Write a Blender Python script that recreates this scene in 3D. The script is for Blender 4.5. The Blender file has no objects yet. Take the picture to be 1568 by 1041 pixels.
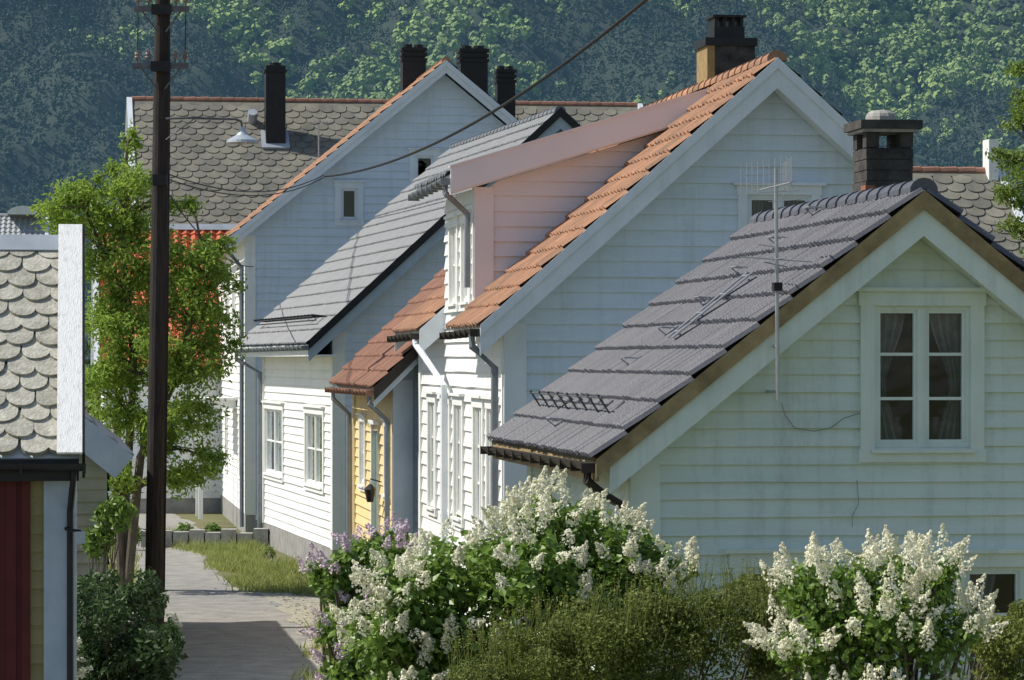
import bpy, math, random
import numpy as np
from mathutils import Vector
random.seed(7); rng=np.random.default_rng(7)
F=5000.0; CX=784.0; HY=550.0; CZ=4.1
def W3(px,py,d): return Vector(((px-CX)/F*d, d, CZ+(HY-py)/F*d))
def gd(px,py): return W3(px,py,CZ*F/(py-HY))

# ------------------------------------------------------------------ materials
def mat(name,c1,c2=None,rough=.75,ns=2.0,st=(1,1,1),bump=0.0,bs=30,rk=0.0,spec=.3,trans=0.0,metal=0.0,haze_glow=None,lo=.35,hi=.65,dirt=0.0):
    if c2 is None: c2=tuple(x*.85 for x in c1)
    m=bpy.data.materials.new(name); m.use_nodes=True; nt=m.node_tree; N=nt.nodes; L=nt.links
    p=N['Principled BSDF']; out=N['Material Output']
    tc=N.new('ShaderNodeTexCoord'); mp=N.new('ShaderNodeMapping'); mp.inputs['Scale'].default_value=st
    L.new(tc.outputs['Object'],mp.inputs['Vector'])
    nz=N.new('ShaderNodeTexNoise'); nz.inputs['Scale'].default_value=ns; nz.inputs['Detail'].default_value=6; nz.inputs['Roughness'].default_value=.6
    L.new(mp.outputs[0],nz.inputs['Vector'])
    mr=N.new('ShaderNodeMapRange'); mr.inputs['From Min'].default_value=lo; mr.inputs['From Max'].default_value=hi
    L.new(nz.outputs['Fac'],mr.inputs['Value'])
    at=N.new('ShaderNodeAttribute'); at.attribute_name='rnd'
    mx=N.new('ShaderNodeMix'); mx.data_type='FLOAT'; mx.inputs[0].default_value=rk
    L.new(mr.outputs[0],mx.inputs[2]); L.new(at.outputs['Fac'],mx.inputs[3])
    cm=N.new('ShaderNodeMix'); cm.data_type='RGBA'
    cm.inputs[6].default_value=(*c1,1); cm.inputs[7].default_value=(*c2,1)
    L.new(mx.outputs[0],cm.inputs[0]); col=cm.outputs[2]
    if dirt>0:   # rain streaks and grime, long vertically
        m3=N.new('ShaderNodeMapping'); m3.inputs['Scale'].default_value=(5,5,.35); L.new(tc.outputs['Object'],m3.inputs['Vector'])
        n3=N.new('ShaderNodeTexNoise'); n3.inputs['Scale'].default_value=1.3; n3.inputs['Detail'].default_value=8; n3.inputs['Roughness'].default_value=.7; L.new(m3.outputs[0],n3.inputs['Vector'])
        r3=N.new('ShaderNodeMapRange'); r3.inputs['From Min'].default_value=.5; r3.inputs['From Max'].default_value=.75; r3.inputs['To Max'].default_value=dirt; L.new(n3.outputs['Fac'],r3.inputs['Value'])
        c3=N.new('ShaderNodeMix'); c3.data_type='RGBA'; c3.inputs[7].default_value=(.33,.34,.28,1); L.new(r3.outputs[0],c3.inputs[0]); L.new(col,c3.inputs[6]); col=c3.outputs[2]
    L.new(col,p.inputs['Base Color'])
    p.inputs['Roughness'].default_value=rough; p.inputs['Specular IOR Level'].default_value=spec; p.inputs['Metallic'].default_value=metal
    if bump>0:
        n2=N.new('ShaderNodeTexNoise'); n2.inputs['Scale'].default_value=bs; n2.inputs['Detail'].default_value=4
        L.new(mp.outputs[0],n2.inputs['Vector'])
        b=N.new('ShaderNodeBump'); b.inputs['Strength'].default_value=bump; b.inputs['Distance'].default_value=.02
        L.new(n2.outputs['Fac'],b.inputs['Height']); L.new(b.outputs[0],p.inputs['Normal'])
    if trans>0:
        t=N.new('ShaderNodeBsdfTranslucent'); L.new(col,t.inputs['Color'])
        ms=N.new('ShaderNodeMixShader'); ms.inputs[0].default_value=trans
        L.new(p.outputs[0],ms.inputs[1]); L.new(t.outputs[0],ms.inputs[2]); L.new(ms.outputs[0],out.inputs['Surface'])
    if haze_glow:  # bluish emission stands in for distance haze
        p.inputs['Emission Color'].default_value=(*haze_glow,1); p.inputs['Emission Strength'].default_value=1.0
    return m
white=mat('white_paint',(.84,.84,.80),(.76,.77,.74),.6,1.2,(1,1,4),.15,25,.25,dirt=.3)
white_shade=mat('white_paint_blue_shade',(.69,.76,.83),(.60,.68,.75),.6,1.2,(1,1,4),.2,12,.3,dirt=.3)  # white walls with the blue shade of the gables put into the colour
cream=mat('cream_white_shade_tint',(.74,.82,.75),(.62,.71,.62),.6,1.0,(1,1,4),.3,10,.35,dirt=.45)  # cream white with the gable's greenish-cyan shade tint mixed into the colour
trimw=mat('white_trim_blue_shade',(.76,.80,.84),(.66,.71,.75),.5,2.0,bump=.1,dirt=.2)  # white trim, bluish gable shade mixed into the colour as well
trimc=mat('cream_trim_shade_tint',(.76,.84,.76),(.66,.74,.66),.5,2.5,bump=.1,dirt=.35)  # cream trim carrying the same greenish-cyan shade tint
pink_bounce=mat('white_paint_pink_bounce',(.76,.72,.75),(.70,.66,.69),.6,1.5,bump=.1,rk=.3)  # white dormer side; pink bounce off the clay tiles put into the colour
yellow=mat('yellow_paint',(.82,.64,.32),(.72,.56,.28),.6,2,rk=.3)
yellowd=mat('ochre_paint',(.50,.46,.22),(.40,.36,.16),.6,2,rk=.3)
redp=mat('dark_red_paint',(.10,.014,.012),(.07,.010,.010),.6,3)
bluegrey=mat('bluegrey_paint',(.42,.50,.58),(.34,.42,.50),.6,3,dirt=.3)
ochre=mat('weathered_pine_board',(.40,.30,.15),(.22,.16,.08),.7,4,(1,1,1),.3,30)
oldwhite=mat('flaking_white_board',(.84,.84,.82),(.50,.50,.49),.6,9,(3,1,1),.3,30,lo=.5,hi=.85)
tgrey=mat('dark_grey_concrete_tile',(.070,.074,.090),(.125,.127,.145),.5,3,bump=.2,bs=60,rk=.4,spec=.4)
tgrey2=mat('grey_concrete_tile',(.15,.165,.18),(.21,.22,.23),.5,3,bump=.2,bs=60,rk=.3,spec=.4)
torange=mat('orange_clay_tile',(.50,.26,.15),(.22,.14,.095),.8,3.5,bump=.3,bs=40,rk=.5)
tbrown=mat('weathered_clay_tile',(.36,.18,.12),(.19,.11,.08),.8,5,bump=.3,bs=40,rk=.5)
tred=mat('red_clay_tile',(.62,.15,.06),(.45,.10,.04),.7,4,rk=.5)
slate=mat('mossy_slate',(.27,.255,.20),(.125,.125,.11),.8,2.0,bump=.4,bs=35,rk=.5)
slate_l=mat('light_slate',(.58,.56,.48),(.27,.26,.21),.75,9,bump=.6,bs=30,rk=.45)
blackm=mat('black_painted_metal',(.012,.012,.014),(.02,.02,.022),.4,5)
gutbrown=mat('brown_gutter',(.045,.035,.03),(.03,.024,.02),.4,5)
gutgrey=mat('grey_zinc',(.25,.28,.31),(.19,.21,.23),.45,4,metal=.3)
zinc=mat('zinc_flashing',(.42,.47,.52),(.34,.38,.42),.45,3,metal=.2)
steel=mat('galvanised_steel',(.45,.46,.47),(.36,.37,.38),.4,6,metal=.6)
galv_d=mat('weathered_steel',(.16,.165,.17),(.10,.10,.105),.5,6,metal=.4)
poleM=mat('tarred_pole_wood',(.050,.040,.034),(.022,.018,.016),.8,5,(6,6,.5),.5,30)
dark=mat('dark_interior',(.012,.014,.015),(.02,.02,.02),.9)
curt=mat('net_curtain',(.34,.38,.38),(.20,.23,.24),.9,8)
curtdark=mat('grey_curtain',(.18,.19,.19),(.12,.13,.13),.9,8)
conc=mat('concrete_plinth',(.34,.33,.31),(.24,.235,.22),.85,3,bump=.4,bs=20)
chimM=mat('dark_chimney_render',(.085,.078,.07),(.03,.028,.026),.9,5,bump=.9,bs=12)
chimY=mat('ochre_chimney_brick',(.36,.25,.11),(.20,.14,.07),.8,10,bump=.5,bs=20,rk=.4)
brickR=mat('red_brick',(.36,.14,.08),(.25,.11,.07),.85,9,bump=.4)
stoneW=mat('pale_stone',(.42,.41,.38),(.28,.27,.25),.85,8,bump=.6,bs=14)
wireM=mat('black_cable',(.015,.015,.016),(.02,.02,.02),.6)
cableM=mat('grey_cable',(.22,.24,.24),(.14,.15,.15),.6)
ceram=mat('brown_porcelain',(.25,.2,.17),(.15,.12,.1),.2)
bark=mat('grey_bark',(.19,.16,.12),(.09,.075,.06),.9,12,(1,1,.3),.6,30)
def glassmat():
    m=bpy.data.materials.new('window_glass'); m.use_nodes=True; nt=m.node_tree; N=nt.nodes; L=nt.links
    N.remove(N['Principled BSDF']); out=N['Material Output']
    g=N.new('ShaderNodeBsdfGlossy'); g.inputs['Roughness'].default_value=.02; g.inputs['Color'].default_value=(.85,.9,.92,1)
    t=N.new('ShaderNodeBsdfTransparent'); t.inputs['Color'].default_value=(.86,.9,.88,1)
    fr=N.new('ShaderNodeFresnel'); fr.inputs['IOR'].default_value=1.5
    nz=N.new('ShaderNodeTexNoise'); nz.inputs['Scale'].default_value=2.5
    b=N.new('ShaderNodeBump'); b.inputs['Strength'].default_value=.08; b.inputs['Distance'].default_value=.05
    tc=N.new('ShaderNodeTexCoord'); L.new(tc.outputs['Object'],nz.inputs['Vector']); L.new(nz.outputs['Fac'],b.inputs['Height']); L.new(b.outputs[0],g.inputs['Normal'])
    a=N.new('ShaderNodeMath'); a.operation='ADD'; a.inputs[1].default_value=.02; L.new(fr.outputs[0],a.inputs[0])
    ms=N.new('ShaderNodeMixShader'); L.new(a.outputs[0],ms.inputs[0]); L.new(t.outputs[0],ms.inputs[1]); L.new(g.outputs[0],ms.inputs[2]); L.new(ms.outputs[0],out.inputs['Surface'])
    return m
glass=glassmat()

# ------------------------------------------------------------------ mesh builder
class MB:
    def __init__(s): s.v=[];s.f=[];s.m=[];s.r=[];s.mats=[]
    def mi(s,m):
        if m not in s.mats: s.mats.append(m)
        return s.mats.index(m)
    def face(s,pts,m,r=None):
        b=len(s.v); s.v.extend([tuple(p) for p in pts]); s.f.append(tuple(range(b,b+len(pts)))); s.m.append(s.mi(m)); s.r.append(random.random() if r is None else r)
    def box8(s,c,m,r=None):
        r=random.random() if r is None else r
        for q in ((0,3,2,1),(4,5,6,7),(0,1,5,4),(1,2,6,5),(2,3,7,6),(3,0,4,7)): s.face([c[i] for i in q],m,r)
    def box(s,a0,a1,b0,b1,c0,c1,m,pl=None,r=None):
        c=[(a0,b0,c0),(a1,b0,c0),(a1,b1,c0),(a0,b1,c0),(a0,b0,c1),(a1,b0,c1),(a1,b1,c1),(a0,b1,c1)]
        if pl: c=[pl(*p) for p in c]
        s.box8(c,m,r)
    def tube(s,pts,r,m,n=8,r1=None):
        pts=[Vector(p) for p in pts]; rings=[]; k=len(pts); prev=None
        for i,p in enumerate(pts):
            d=(pts[min(i+1,k-1)]-pts[max(i-1,0)])
            if d.length<1e-9: d=Vector((0,0,1))
            d.normalize()
            a=d.cross(Vector((0,0,1))) if abs(d.z)<.95 else d.cross(Vector((0,1,0)))
            a.normalize(); 
            if prev is not None and a.dot(prev)<0: a=-a
            prev=a; b=d.cross(a)
            rr=r if r1 is None else r+(r1-r)*i/(k-1)
            rings.append([p+a*rr*math.cos(2*math.pi*j/n)+b*rr*math.sin(2*math.pi*j/n) for j in range(n)])
        q=random.random()
        for i in range(k-1):
            for j in range(n):
                s.face([rings[i][j],rings[i][(j+1)%n],rings[i+1][(j+1)%n],rings[i+1][j]],m,q)
        s.face(rings[0],m,q); s.face(rings[-1],m,q)
    def lathe(s,c,prof,m,n=16):
        c=Vector(c)
        for (r0,z0),(r1,z1) in zip(prof[:-1],prof[1:]):
            for j in range(n):
                a=2*math.pi*j/n; b=2*math.pi*(j+1)/n
                s.face([c+Vector((r0*math.cos(a),r0*math.sin(a),z0)),c+Vector((r0*math.cos(b),r0*math.sin(b),z0)),c+Vector((r1*math.cos(b),r1*math.sin(b),z1)),c+Vector((r1*math.cos(a),r1*math.sin(a),z1))],m,.5)
    def obj(s,name,parent=None):
        me=bpy.data.meshes.new(name); me.from_pydata(s.v,[],s.f)
        for m in s.mats: me.materials.append(m)
        me.polygons.foreach_set('material_index',s.m)
        a=me.attributes.new('rnd','FLOAT','FACE'); a.data.foreach_set('value',s.r)
        me.update(); o=bpy.data.objects.new(name,me); bpy.context.scene.collection.objects.link(o)
        if parent: o.parent=parent
        return o
def npmesh(name,V,k,mats,mi=None,rnd=None,parent=None,idx=None):
    V=np.asarray(V,dtype=np.float32).reshape(-1,3)
    if idx is None: idx=np.arange(len(V),dtype=np.int32)
    nf=len(idx)//k
    me=bpy.data.meshes.new(name); me.vertices.add(len(V)); me.vertices.foreach_set('co',V.ravel())
    me.loops.add(len(idx)); me.loops.foreach_set('vertex_index',idx.astype(np.int32))
    me.polygons.add(nf); me.polygons.foreach_set('loop_start',(np.arange(nf)*k).astype(np.int32))
    for m in mats: me.materials.append(m)
    if mi is not None: me.polygons.foreach_set('material_index',mi.astype(np.int32))
    if rnd is None: rnd=rng.random(nf)
    a=me.attributes.new('rnd','FLOAT','FACE'); a.data.foreach_set('value',rnd.astype(np.float32))
    me.update(calc_edges=True); me.validate()
    o=bpy.data.objects.new(name,me); bpy.context.scene.collection.objects.link(o)
    if parent: o.parent=parent
    return o
def empty(name,loc=(0,0,0),rz=0):
    e=bpy.data.objects.new(name,None); e.location=loc; e.rotation_euler=(0,0,rz); e.empty_display_size=.3
    bpy.context.scene.collection.objects.link(e); return e

# ------------------------------------------------------------------ siding / windows / roofs
def siding(mb,place,lo,hi,z0,z1,ops,m,bh=.155,t=.030):
    z=z0
    while z<z1-1e-4:
        zt=min(z+bh*random.uniform(.95,1.05),z1); zs={z,zt}; bb_=zt-z
        for o in ops:
            for q in (o[2],o[3]):
                if z+1e-4<q<zt-1e-4: zs.add(q)
        zs=sorted(zs); r=random.random(); tt=t*random.uniform(.75,1.2)
        off=lambda q:.004+tt*(zt-q)/bb_
        for a,b in zip(zs[:-1],zs[1:]):
            mid=(a+b)/2
            cuts=sorted([(o[0],o[1]) for o in ops if o[2]<mid<o[3]])
            segs=[]; st=(lo(a),lo(b))
            for c in cuts: segs.append((st,(c[0],c[0]))); st=(c[1],c[1])
            segs.append((st,(hi(a),hi(b))))
            for (la,lb),(ha,hb) in segs:
                if ha-la<=1e-4 and hb-lb<=1e-4: continue
                if ha<la: ha=la=(ha+la)/2
                if hb<lb: hb=lb=(hb+lb)/2
                n=max(1,int((ha-la)/.9)) if (ha-la)>1.0 and (hb-lb)>1.0 else 1
                wob=[0]+[random.uniform(-.006,.006) for _ in range(n-1)]+[0]
                for i in range(n):
                    s0=i/n; s1=(i+1)/n; L0=la+(ha-la)*s0; L1=la+(ha-la)*s1; U0=lb+(hb-lb)*s0; U1=lb+(hb-lb)*s1
                    o0=wob[i]; o1=wob[i+1]
                    if a==z: za0,za1=a+o0,a+o1
                    else: za0=za1=a
                    mb.face([place(L0,off(a)+o0*.6,za0),place(L1,off(a)+o1*.6,za1),place(U1,off(b),b),place(U0,off(b),b)],m,r)
                    if a==z: mb.face([place(L0,off(a)+o0*.6,za0),place(L1,off(a)+o1*.6,za1),place(L1,-.01,za1),place(L0,-.01,za0)],m,r)
                    if a==z: mb.face([place(L0,.003,za0-.02),place(L1,.003,za1-.02),place(L1,.003,za1+.012),place(L0,.003,za0+.012)],m,r)
        z=zt
def window(mb,pl,u0,u1,z0,z1,nx=2,nz=3,cas=.11,tm=None,cur=curt,cw=.28,corn=True):
    tm=tm or trimw
    B=lambda a0,a1,o0,o1,c0,c1,m=tm: mb.box(a0,a1,o0,o1,c0,c1,m,pl)
    B(u0-cas,u0,-.02,.05,z0-.02,z1); B(u1,u1+cas,-.02,.05,z0-.02,z1)
    B(u0-cas-.015,u1+cas+.015,-.02,.055,z1,z1+cas)
    if corn: B(u0-cas-.06,u1+cas+.06,-.02,.10,z1+cas,z1+cas+.035)
    B(u0-cas-.015,u1+cas+.015,-.02,.057,z0-.02-cas*.9,z0-.02); B(u0-.03,u1+.03,.058,.09,z0-.05,z0-.018)
    fw=.035
    B(u0,u0+fw,-.07,.015,z0,z1); B(u1-fw,u1,-.07,.015,z0,z1); B(u0+fw,u1-fw,-.07,.013,z0,z0+fw); B(u0+fw,u1-fw,-.07,.013,z1-fw,z1)
    iw0,iw1=u0+fw,u1-fw
    if nx==2:
        c=(u0+u1)/2; B(c-.04,c+.04,-.07,.014,z0+fw,z1-fw); cells=[(iw0,c-.04),(c+.04,iw1)]
    else: cells=[(iw0,iw1)]
    for a,b in cells:
        sw=.028
        B(a,a+sw,-.055,.0,z0+fw,z1-fw); B(b-sw,b,-.055,.0,z0+fw,z1-fw)
        B(a+sw,b-sw,-.055,-.002,z0+fw,z0+fw+sw); B(a+sw,b-sw,-.055,-.002,z1-fw-sw,z1-fw)
        for k in range(1,nz):
            zz=z0+fw+(z1-z0-2*fw)*k/nz; B(a+sw,b-sw,-.05,-.004,zz-.013,zz+.013)
        mb.face([pl(a,-.035,z0+fw),pl(b,-.035,z0+fw),pl(b,-.035,z1-fw),pl(a,-.035,z1-fw)],glass,.5)
    d0,d1=-.08,-1.0; e=.15
    for q in ([(u0-e,d1,z0-e),(u1+e,d1,z0-e),(u1+e,d1,z1+e),(u0-e,d1,z1+e)],[(u0-e,d0,z0-e),(u0-e,d1,z0-e),(u0-e,d1,z1+e),(u0-e,d0,z1+e)],[(u1+e,d0,z0-e),(u1+e,d1,z0-e),(u1+e,d1,z1+e),(u1+e,d0,z1+e)],[(u0-e,d0,z0-e),(u1+e,d0,z0-e),(u1+e,d1,z0-e),(u0-e,d1,z0-e)],[(u0-e,d0,z1+e),(u1+e,d0,z1+e),(u1+e,d1,z1+e),(u0-e,d1,z1+e)]):
        mb.face([pl(*p) for p in q],dark,.5)
    if cur:
        w=u1-u0
        for sgn,ub in ((1,u0+.02),(-1,u1-.02)):
            n=16; rows=12; P=[]
            for j in range(rows+1):
                v=j/rows; ww=w*cw*(1.0 if v<.05 else (1-.6*math.sin(min(1,v/.6)*math.pi*.5)**2 if v<.6 else .4+.45*(v-.6)/.4))
                P.append([(ub+sgn*ww*i/n,-.13+.022*math.sin(i*2.3+v*2),z1-(z1-z0)*v) for i in range(n+1)])
            for j in range(rows):
                for i in range(n): mb.face([pl(*P[j][i]),pl(*P[j][i+1]),pl(*P[j+1][i+1]),pl(*P[j+1][i])],cur,.5)
def pantile(mb,S,u0,u1,v0,v1,m,pw=.21,cl=.34,A=.024,step=.032,nsm=6,rib=False):
    nc=max(1,round((v1-v0)/cl)); cl=(v1-v0)/nc; nt=max(1,round((u1-u0)/pw)); pw=(u1-u0)/nt
    hp=(lambda p:A*(2.0*max(0,math.sin(math.pi*((p*1.7)%1.0)) )**.8-.6) if (p*1.7)<1.0 else -A*.6) if rib else (lambda p:A*(math.sin(2*math.pi*p)+.35*math.sin(4*math.pi*p)))
    for c in range(nc):
        va=v0+c*cl; vb=va+cl
        for t in range(nt):
            r=random.random(); jz=random.uniform(-.004,.004); jv=random.uniform(-.008,.008)
            for k in range(nsm):
                p=k/nsm; q=(k+1)/nsm; ua=u0+(t+p)*pw; ub=u0+(t+q)*pw; ha=hp(p)+jz; hb=hp(q%1.0)+jz
                mb.face([S(ua,va,ha),S(ub,va,hb),S(ub,vb+jv,hb+step),S(ua,vb+jv,ha+step)],m,r)
                mb.face([S(ua,vb+jv,ha+step),S(ub,vb+jv,hb+step),S(ub,vb+jv,hb-.004),S(ua,vb+jv,ha-.004)],m,r)
def scales(mb,S,u0,u1,v0,v1,m,w=.3,ex=.22,th=.012,pointy=0.9,lift=.03):
    nr=int((v1-v0)/ex)+1
    for rI in range(nr):
        vb=v1-rI*ex; vt=max(v0,vb-ex*1.9)
        if vt>=vb: continue
        n=int((u1-u0)/w)+2
        for k in range(n):
            uc=u0+(k+(.5 if rI%2 else 0))*w+random.uniform(-.014,.014); r=random.random(); vj=random.uniform(-.018,.015); hw=w*.5*random.uniform(.93,1.02)
            arc=[]; ns=8; tl=random.uniform(-.02,.02)
            for i in range(ns+1):
                a=math.pi*i/ns; arc.append((uc-hw*math.cos(a), vb+vj-ex*.62+ex*.62*(math.sin(a)**pointy)+tl*math.cos(a)))
            pts=[(uc-hw,vt)]+arc+[(uc+hw,vt)]
            pts=[(min(max(a,u0),u1),max(b,v0)) for a,b in pts]
            if max(p[0] for p in pts)-min(p[0] for p in pts)<.02: continue
            H=lambda b: .004+(b-vt)/(ex*1.9)*lift+r*.006
            top=[S(a,b,H(b)+th) for a,b in pts]; mb.face(top,m,r)
            for i in range(1,len(pts)-2):
                (a,b),(c,d)=pts[i],pts[i+1]
                mb.face([S(a,b,H(b)+th),S(c,d,H(d)+th),S(c,d,H(d)-lift*.7),S(a,b,H(b)-lift*.7)],m,1.0)
def gutter(mb,p0,p1,out,m,r=.065):
    p0=Vector(p0);p1=Vector(p1);out=Vector(out).normalized();n=8;r0=r-.008
    for rr in (r,r0):
        for j in range(n):
            a=math.pi*j/n;b=math.pi*(j+1)/n
            f=lambda P,t: P+out*(r-rr*math.cos(t))+Vector((0,0,-rr*math.sin(t)))
            mb.face([f(p0,a),f(p1,a),f(p1,b),f(p0,b)],m,.5)
    for P in (p0,p1): mb.face([P+out*(r-r*math.cos(math.pi*j/n))+Vector((0,0,-r*math.sin(math.pi*j/n))) for j in range(n+1)],m,.5)
    L=(p1-p0).length; k=int(L/.6)+1
    for i in range(k+1):
        P=p0+(p1-p0)*(i/k); d=(p1-p0).normalized()*.012
        mb.box8([P-d+out*-.02+Vector((0,0,-r-.02)),P+d+out*-.02+Vector((0,0,-r-.02)),P+d+out*(2*r+.008)+Vector((0,0,-r-.02)),P-d+out*(2*r+.008)+Vector((0,0,-r-.02)),
                 P-d+out*-.02+Vector((0,0,-r+.0)),P+d+out*-.02+Vector((0,0,-r+.0)),P+d+out*(2*r+.008)+Vector((0,0,.005)),P-d+out*(2*r+.008)+Vector((0,0,.005))],m,.5)

class House:
    def __init__(s,name,th,pc,d,apex,verge,L,og=.3,t=.2):
        s.name=name; s.th=math.radians(th); o=W3(pc,HY,d); s.o=Vector((o.x,o.y)); s.L=L; s.og=og; s.t=t
        s.e=empty(name,(o.x,o.y,0),s.th)
        s.c=s.loc(Vector((0,0)))
        ax,az=s.gab(*apex,-og); vx,vz=s.gab(*verge,-og)
        s.W=2*ax; s.RZ=az; s.m=(az-vz)/(ax-vx); s.xe=vx; s.ze=az-s.m*ax-t
        s.al=math.atan(s.m); s.VV=(ax-vx)/math.cos(s.al)
    def loc(s,p):
        q=p-s.o; c,n=math.cos(s.th),math.sin(s.th); return Vector((q.x*c+q.y*n,-q.x*n+q.y*c))
    def ldir(s,px,py):
        dx=(px-CX)/F; c,n=math.cos(s.th),math.sin(s.th); return Vector((dx*c+n,-dx*n+c,(HY-py)/F))
    def gab(s,px,py,y=0):
        d=s.ldir(px,py); t=(y-s.c.y)/d.y; return s.c.x+d.x*t, CZ+d.z*t
    def side(s,px,py,x=0):
        d=s.ldir(px,py); t=(x-s.c.x)/d.x; return s.c.y+d.y*t, CZ+d.z*t
    def S(s,side='L',dh=0):
        ca,sa=math.cos(s.al),math.sin(s.al)
        if side=='L': return lambda u,v,h:(s.W/2-v*ca-h*sa,u,s.RZ-v*sa+h*ca)
        return lambda u,v,h:(s.W/2+v*ca+h*sa,u,s.RZ-v*sa+h*ca)
    def lo(s,z): return 0 if z<s.ze else (z-s.ze)/s.m
    def hi(s,z): return s.W-s.lo(z)
    def gpl(s,u,o,z): return (u,-o,z)
    def spl(s,u,o,z): return (-o,u,z)
    def walls(s,wm,tm,gops=[],sops=[],bh=.155,z0=.5,sm=None,cb=.14,stm=None):
        mb=MB(); sm=sm or wm; stm=stm or tm
        zr=s.ze+s.m*s.W/2
        siding(mb,s.gpl,s.lo,s.hi,z0,zr,gops,wm,bh)
        siding(mb,s.spl,lambda z:0,lambda z:s.L,z0,s.ze,sops,sm,bh)
        mb.face([(s.W,0,z0),(s.W,s.L,z0),(s.W,s.L,s.ze),(s.W,0,s.ze)],wm)
        mb.face([(0,s.L,z0),(s.W,s.L,z0),(s.W,s.L,s.ze),(s.W/2,s.L,zr),(0,s.L,s.ze)],wm)
        mb.box(-.03,s.W+.03,-.03,s.L+.03,-.3,z0-.01,conc)
        zc=s.ze
        mb.box(-.045,cb,-.048,-.001,z0-.02,zc+.0,tm); mb.box(-.047,-.002,-.0,cb,z0-.02,zc,stm)
        mb.box(s.W-cb,s.W+.045,-.048,-.001,z0-.02,zc,tm)
        mb.box(-.047,-.002,s.L-cb,s.L+.03,z0-.02,zc,stm)
        mb.box(cb,s.W-cb,-.05,-.001,z0-.14,z0-.002,tm)
        return mb
    def slabs(s,mb,m,seg=None,side='LR',back=.25):
        for k in side:
            S=s.S(k)
            for (a,b,v1) in (seg if (seg and k=='L') else [(-s.og+.03,s.L+back,s.VV)]):
                mb.box(a,b,0.0,v1-.02,-.13,-.03,m,lambda u,v,h:S(u,v,h))
    def barge(s,mb,y0,y1,za,zb,m,sides='LR',xe=None):
        xe=s.xe if xe is None else xe; W2=s.W/2
        for k in sides:
            f=(lambda x:x) if k=='L' else (lambda x:s.W-x)
            ze=s.RZ-s.m*(W2-xe)
            mb.box8([(f(xe),y0,ze+zb),(f(W2),y0,s.RZ+zb),(f(W2),y1,s.RZ+zb),(f(xe),y1,ze+zb),(f(xe),y0,ze+za),(f(W2),y0,s.RZ+za),(f(W2),y1,s.RZ+za),(f(xe),y1,ze+za)],m)

def ridge_caps(mb,H,m,r=.10,y0=None,y1=None,seg=.38):
    y=H.L+.25 if y1 is None else y1; a=-H.og if y0 is None else y0
    while a<y-.05:
        b=min(a+seg+.04,y); n=8; q=random.random()
        for j in range(n):
            t0=math.pi*(j/n)*1.1-.05*math.pi; t1=math.pi*((j+1)/n)*1.1-.05*math.pi
            f=lambda t,yy,rr:(H.W/2-rr*math.cos(t),yy,H.RZ-.02+rr*math.sin(t)*.9)
            mb.face([f(t0,a,r+.012),f(t1,a,r+.012),f(t1,b,r-.006),f(t0,b,r-.006)],m,q)
        mb.face([(H.W/2-(r+.012)*math.cos(math.pi*(j/n)*1.1-.05*math.pi),a,H.RZ-.02+(r+.012)*math.sin(math.pi*(j/n)*1.1-.05*math.pi)*.9) for j in range(n+1)],m,q)
        a+=seg

# =================================================================== HOUSE 1 (near right)
H1=House('cream_clapboard_house',8,972,27.4,(1415,288),(912,700),5.9,og=.32,t=.34)
def gop(H,a,b,c,d):
    x0,z1=H.gab(a,c); x1,z0=H.gab(b,d); return (x0,x1,z0,z1)
wU=gop(H1,1337,1484,468,684); wA=gop(H1,1140,1330,868,1080); wB=gop(H1,1474,1660,868,1080)
mb=H1.walls(cream,trimc,[wU,wA,wB],[(1.2,2.1,1.6,2.75),(3.5,4.4,1.6,2.75)],bh=.152,cb=.21)
mb.obj('walls',H1.e)
mb=MB(); window(mb,H1.gpl,*wU,2,3,.12,trimc,curt,.36); window(mb,H1.gpl,*wA,2,3,.12,trimc,curt,.3); window(mb,H1.gpl,*wB,2,3,.12,trimc,curt,.3)
window(mb,H1.spl,1.2,2.1,1.6,2.75,2,3,.11,trimc); window(mb,H1.spl,3.5,4.4,1.6,2.75,2,3,.11,trimc)
for q in (.3,.72):
    x=wU[0]+(wU[1]-wU[0])*q; mb.lathe((x,.2,wU[2]+.05),[(0,0),(.05,0),(.06,.08),(.03,.16),(.045,.2)],curtdark,10)
mb.obj('windows',H1.e)
mb=MB(); H1.slabs(mb,ochre)
for k in 'LR': pantile(mb,H1.S(k),-H1.og-.03,H1.L+.25,.02,H1.VV+.03,tgrey,pw=.15,cl=.36,A=.026,step=.042,nsm=8,rib=True)
ridge_caps(mb,H1,tgrey,.11)
mb.obj('roof',H1.e)
mb=MB()
H1.barge(mb,-H1.og-.03,-H1.og,-.02,-.175,ochre); H1.barge(mb,-H1.og+.005,-H1.og+.035,-.15,-.40,trimc,xe=H1.xe+.12)
H1.barge(mb,H1.L+.25,H1.L+.28,-.02,-.2,trimc)
H1.barge(mb,-H1.og+.036,-.03,-.36,-.375,trimc,xe=H1.xe+.3)
zE=H1.RZ-H1.m*(H1.W/2-H1.xe)
mb.box(H1.xe+.005,H1.xe+.03,-H1.og,H1.L+.2,zE-.2,zE-.03,ochre)
gutter(mb,(H1.xe+.01,-H1.og+.02,zE-.05),(H1.xe+.01,H1.L+.25,zE-.08),(-1,0,0),gutbrown,.06)
mb.tube([(H1.xe-.05,-.2,zE-.1),(H1.xe-.05,-.2,zE-.2),(H1.xe+.1,-.12,zE-.32),(-.1,-.02,zE-.42),(-.1,-.02,zE-.6),(-.1,-.0,.2)],.04,gutbrown)
mb.obj('bargeboards_and_gutter',H1.e)
mb=MB(); S=H1.S('L'); vg=H1.VV-.50
for hh in (.09,.17): mb.tube([S(.9,vg,hh+.04),S(5.2,vg,hh+.04)],.009,galv_d,6)
for i in range(8):
    u=1.0+i*.58; mb.tube([S(u,vg-.15,.05),S(u,vg+.02,.05),S(u,vg,.24)],.012,galv_d,6)
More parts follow.
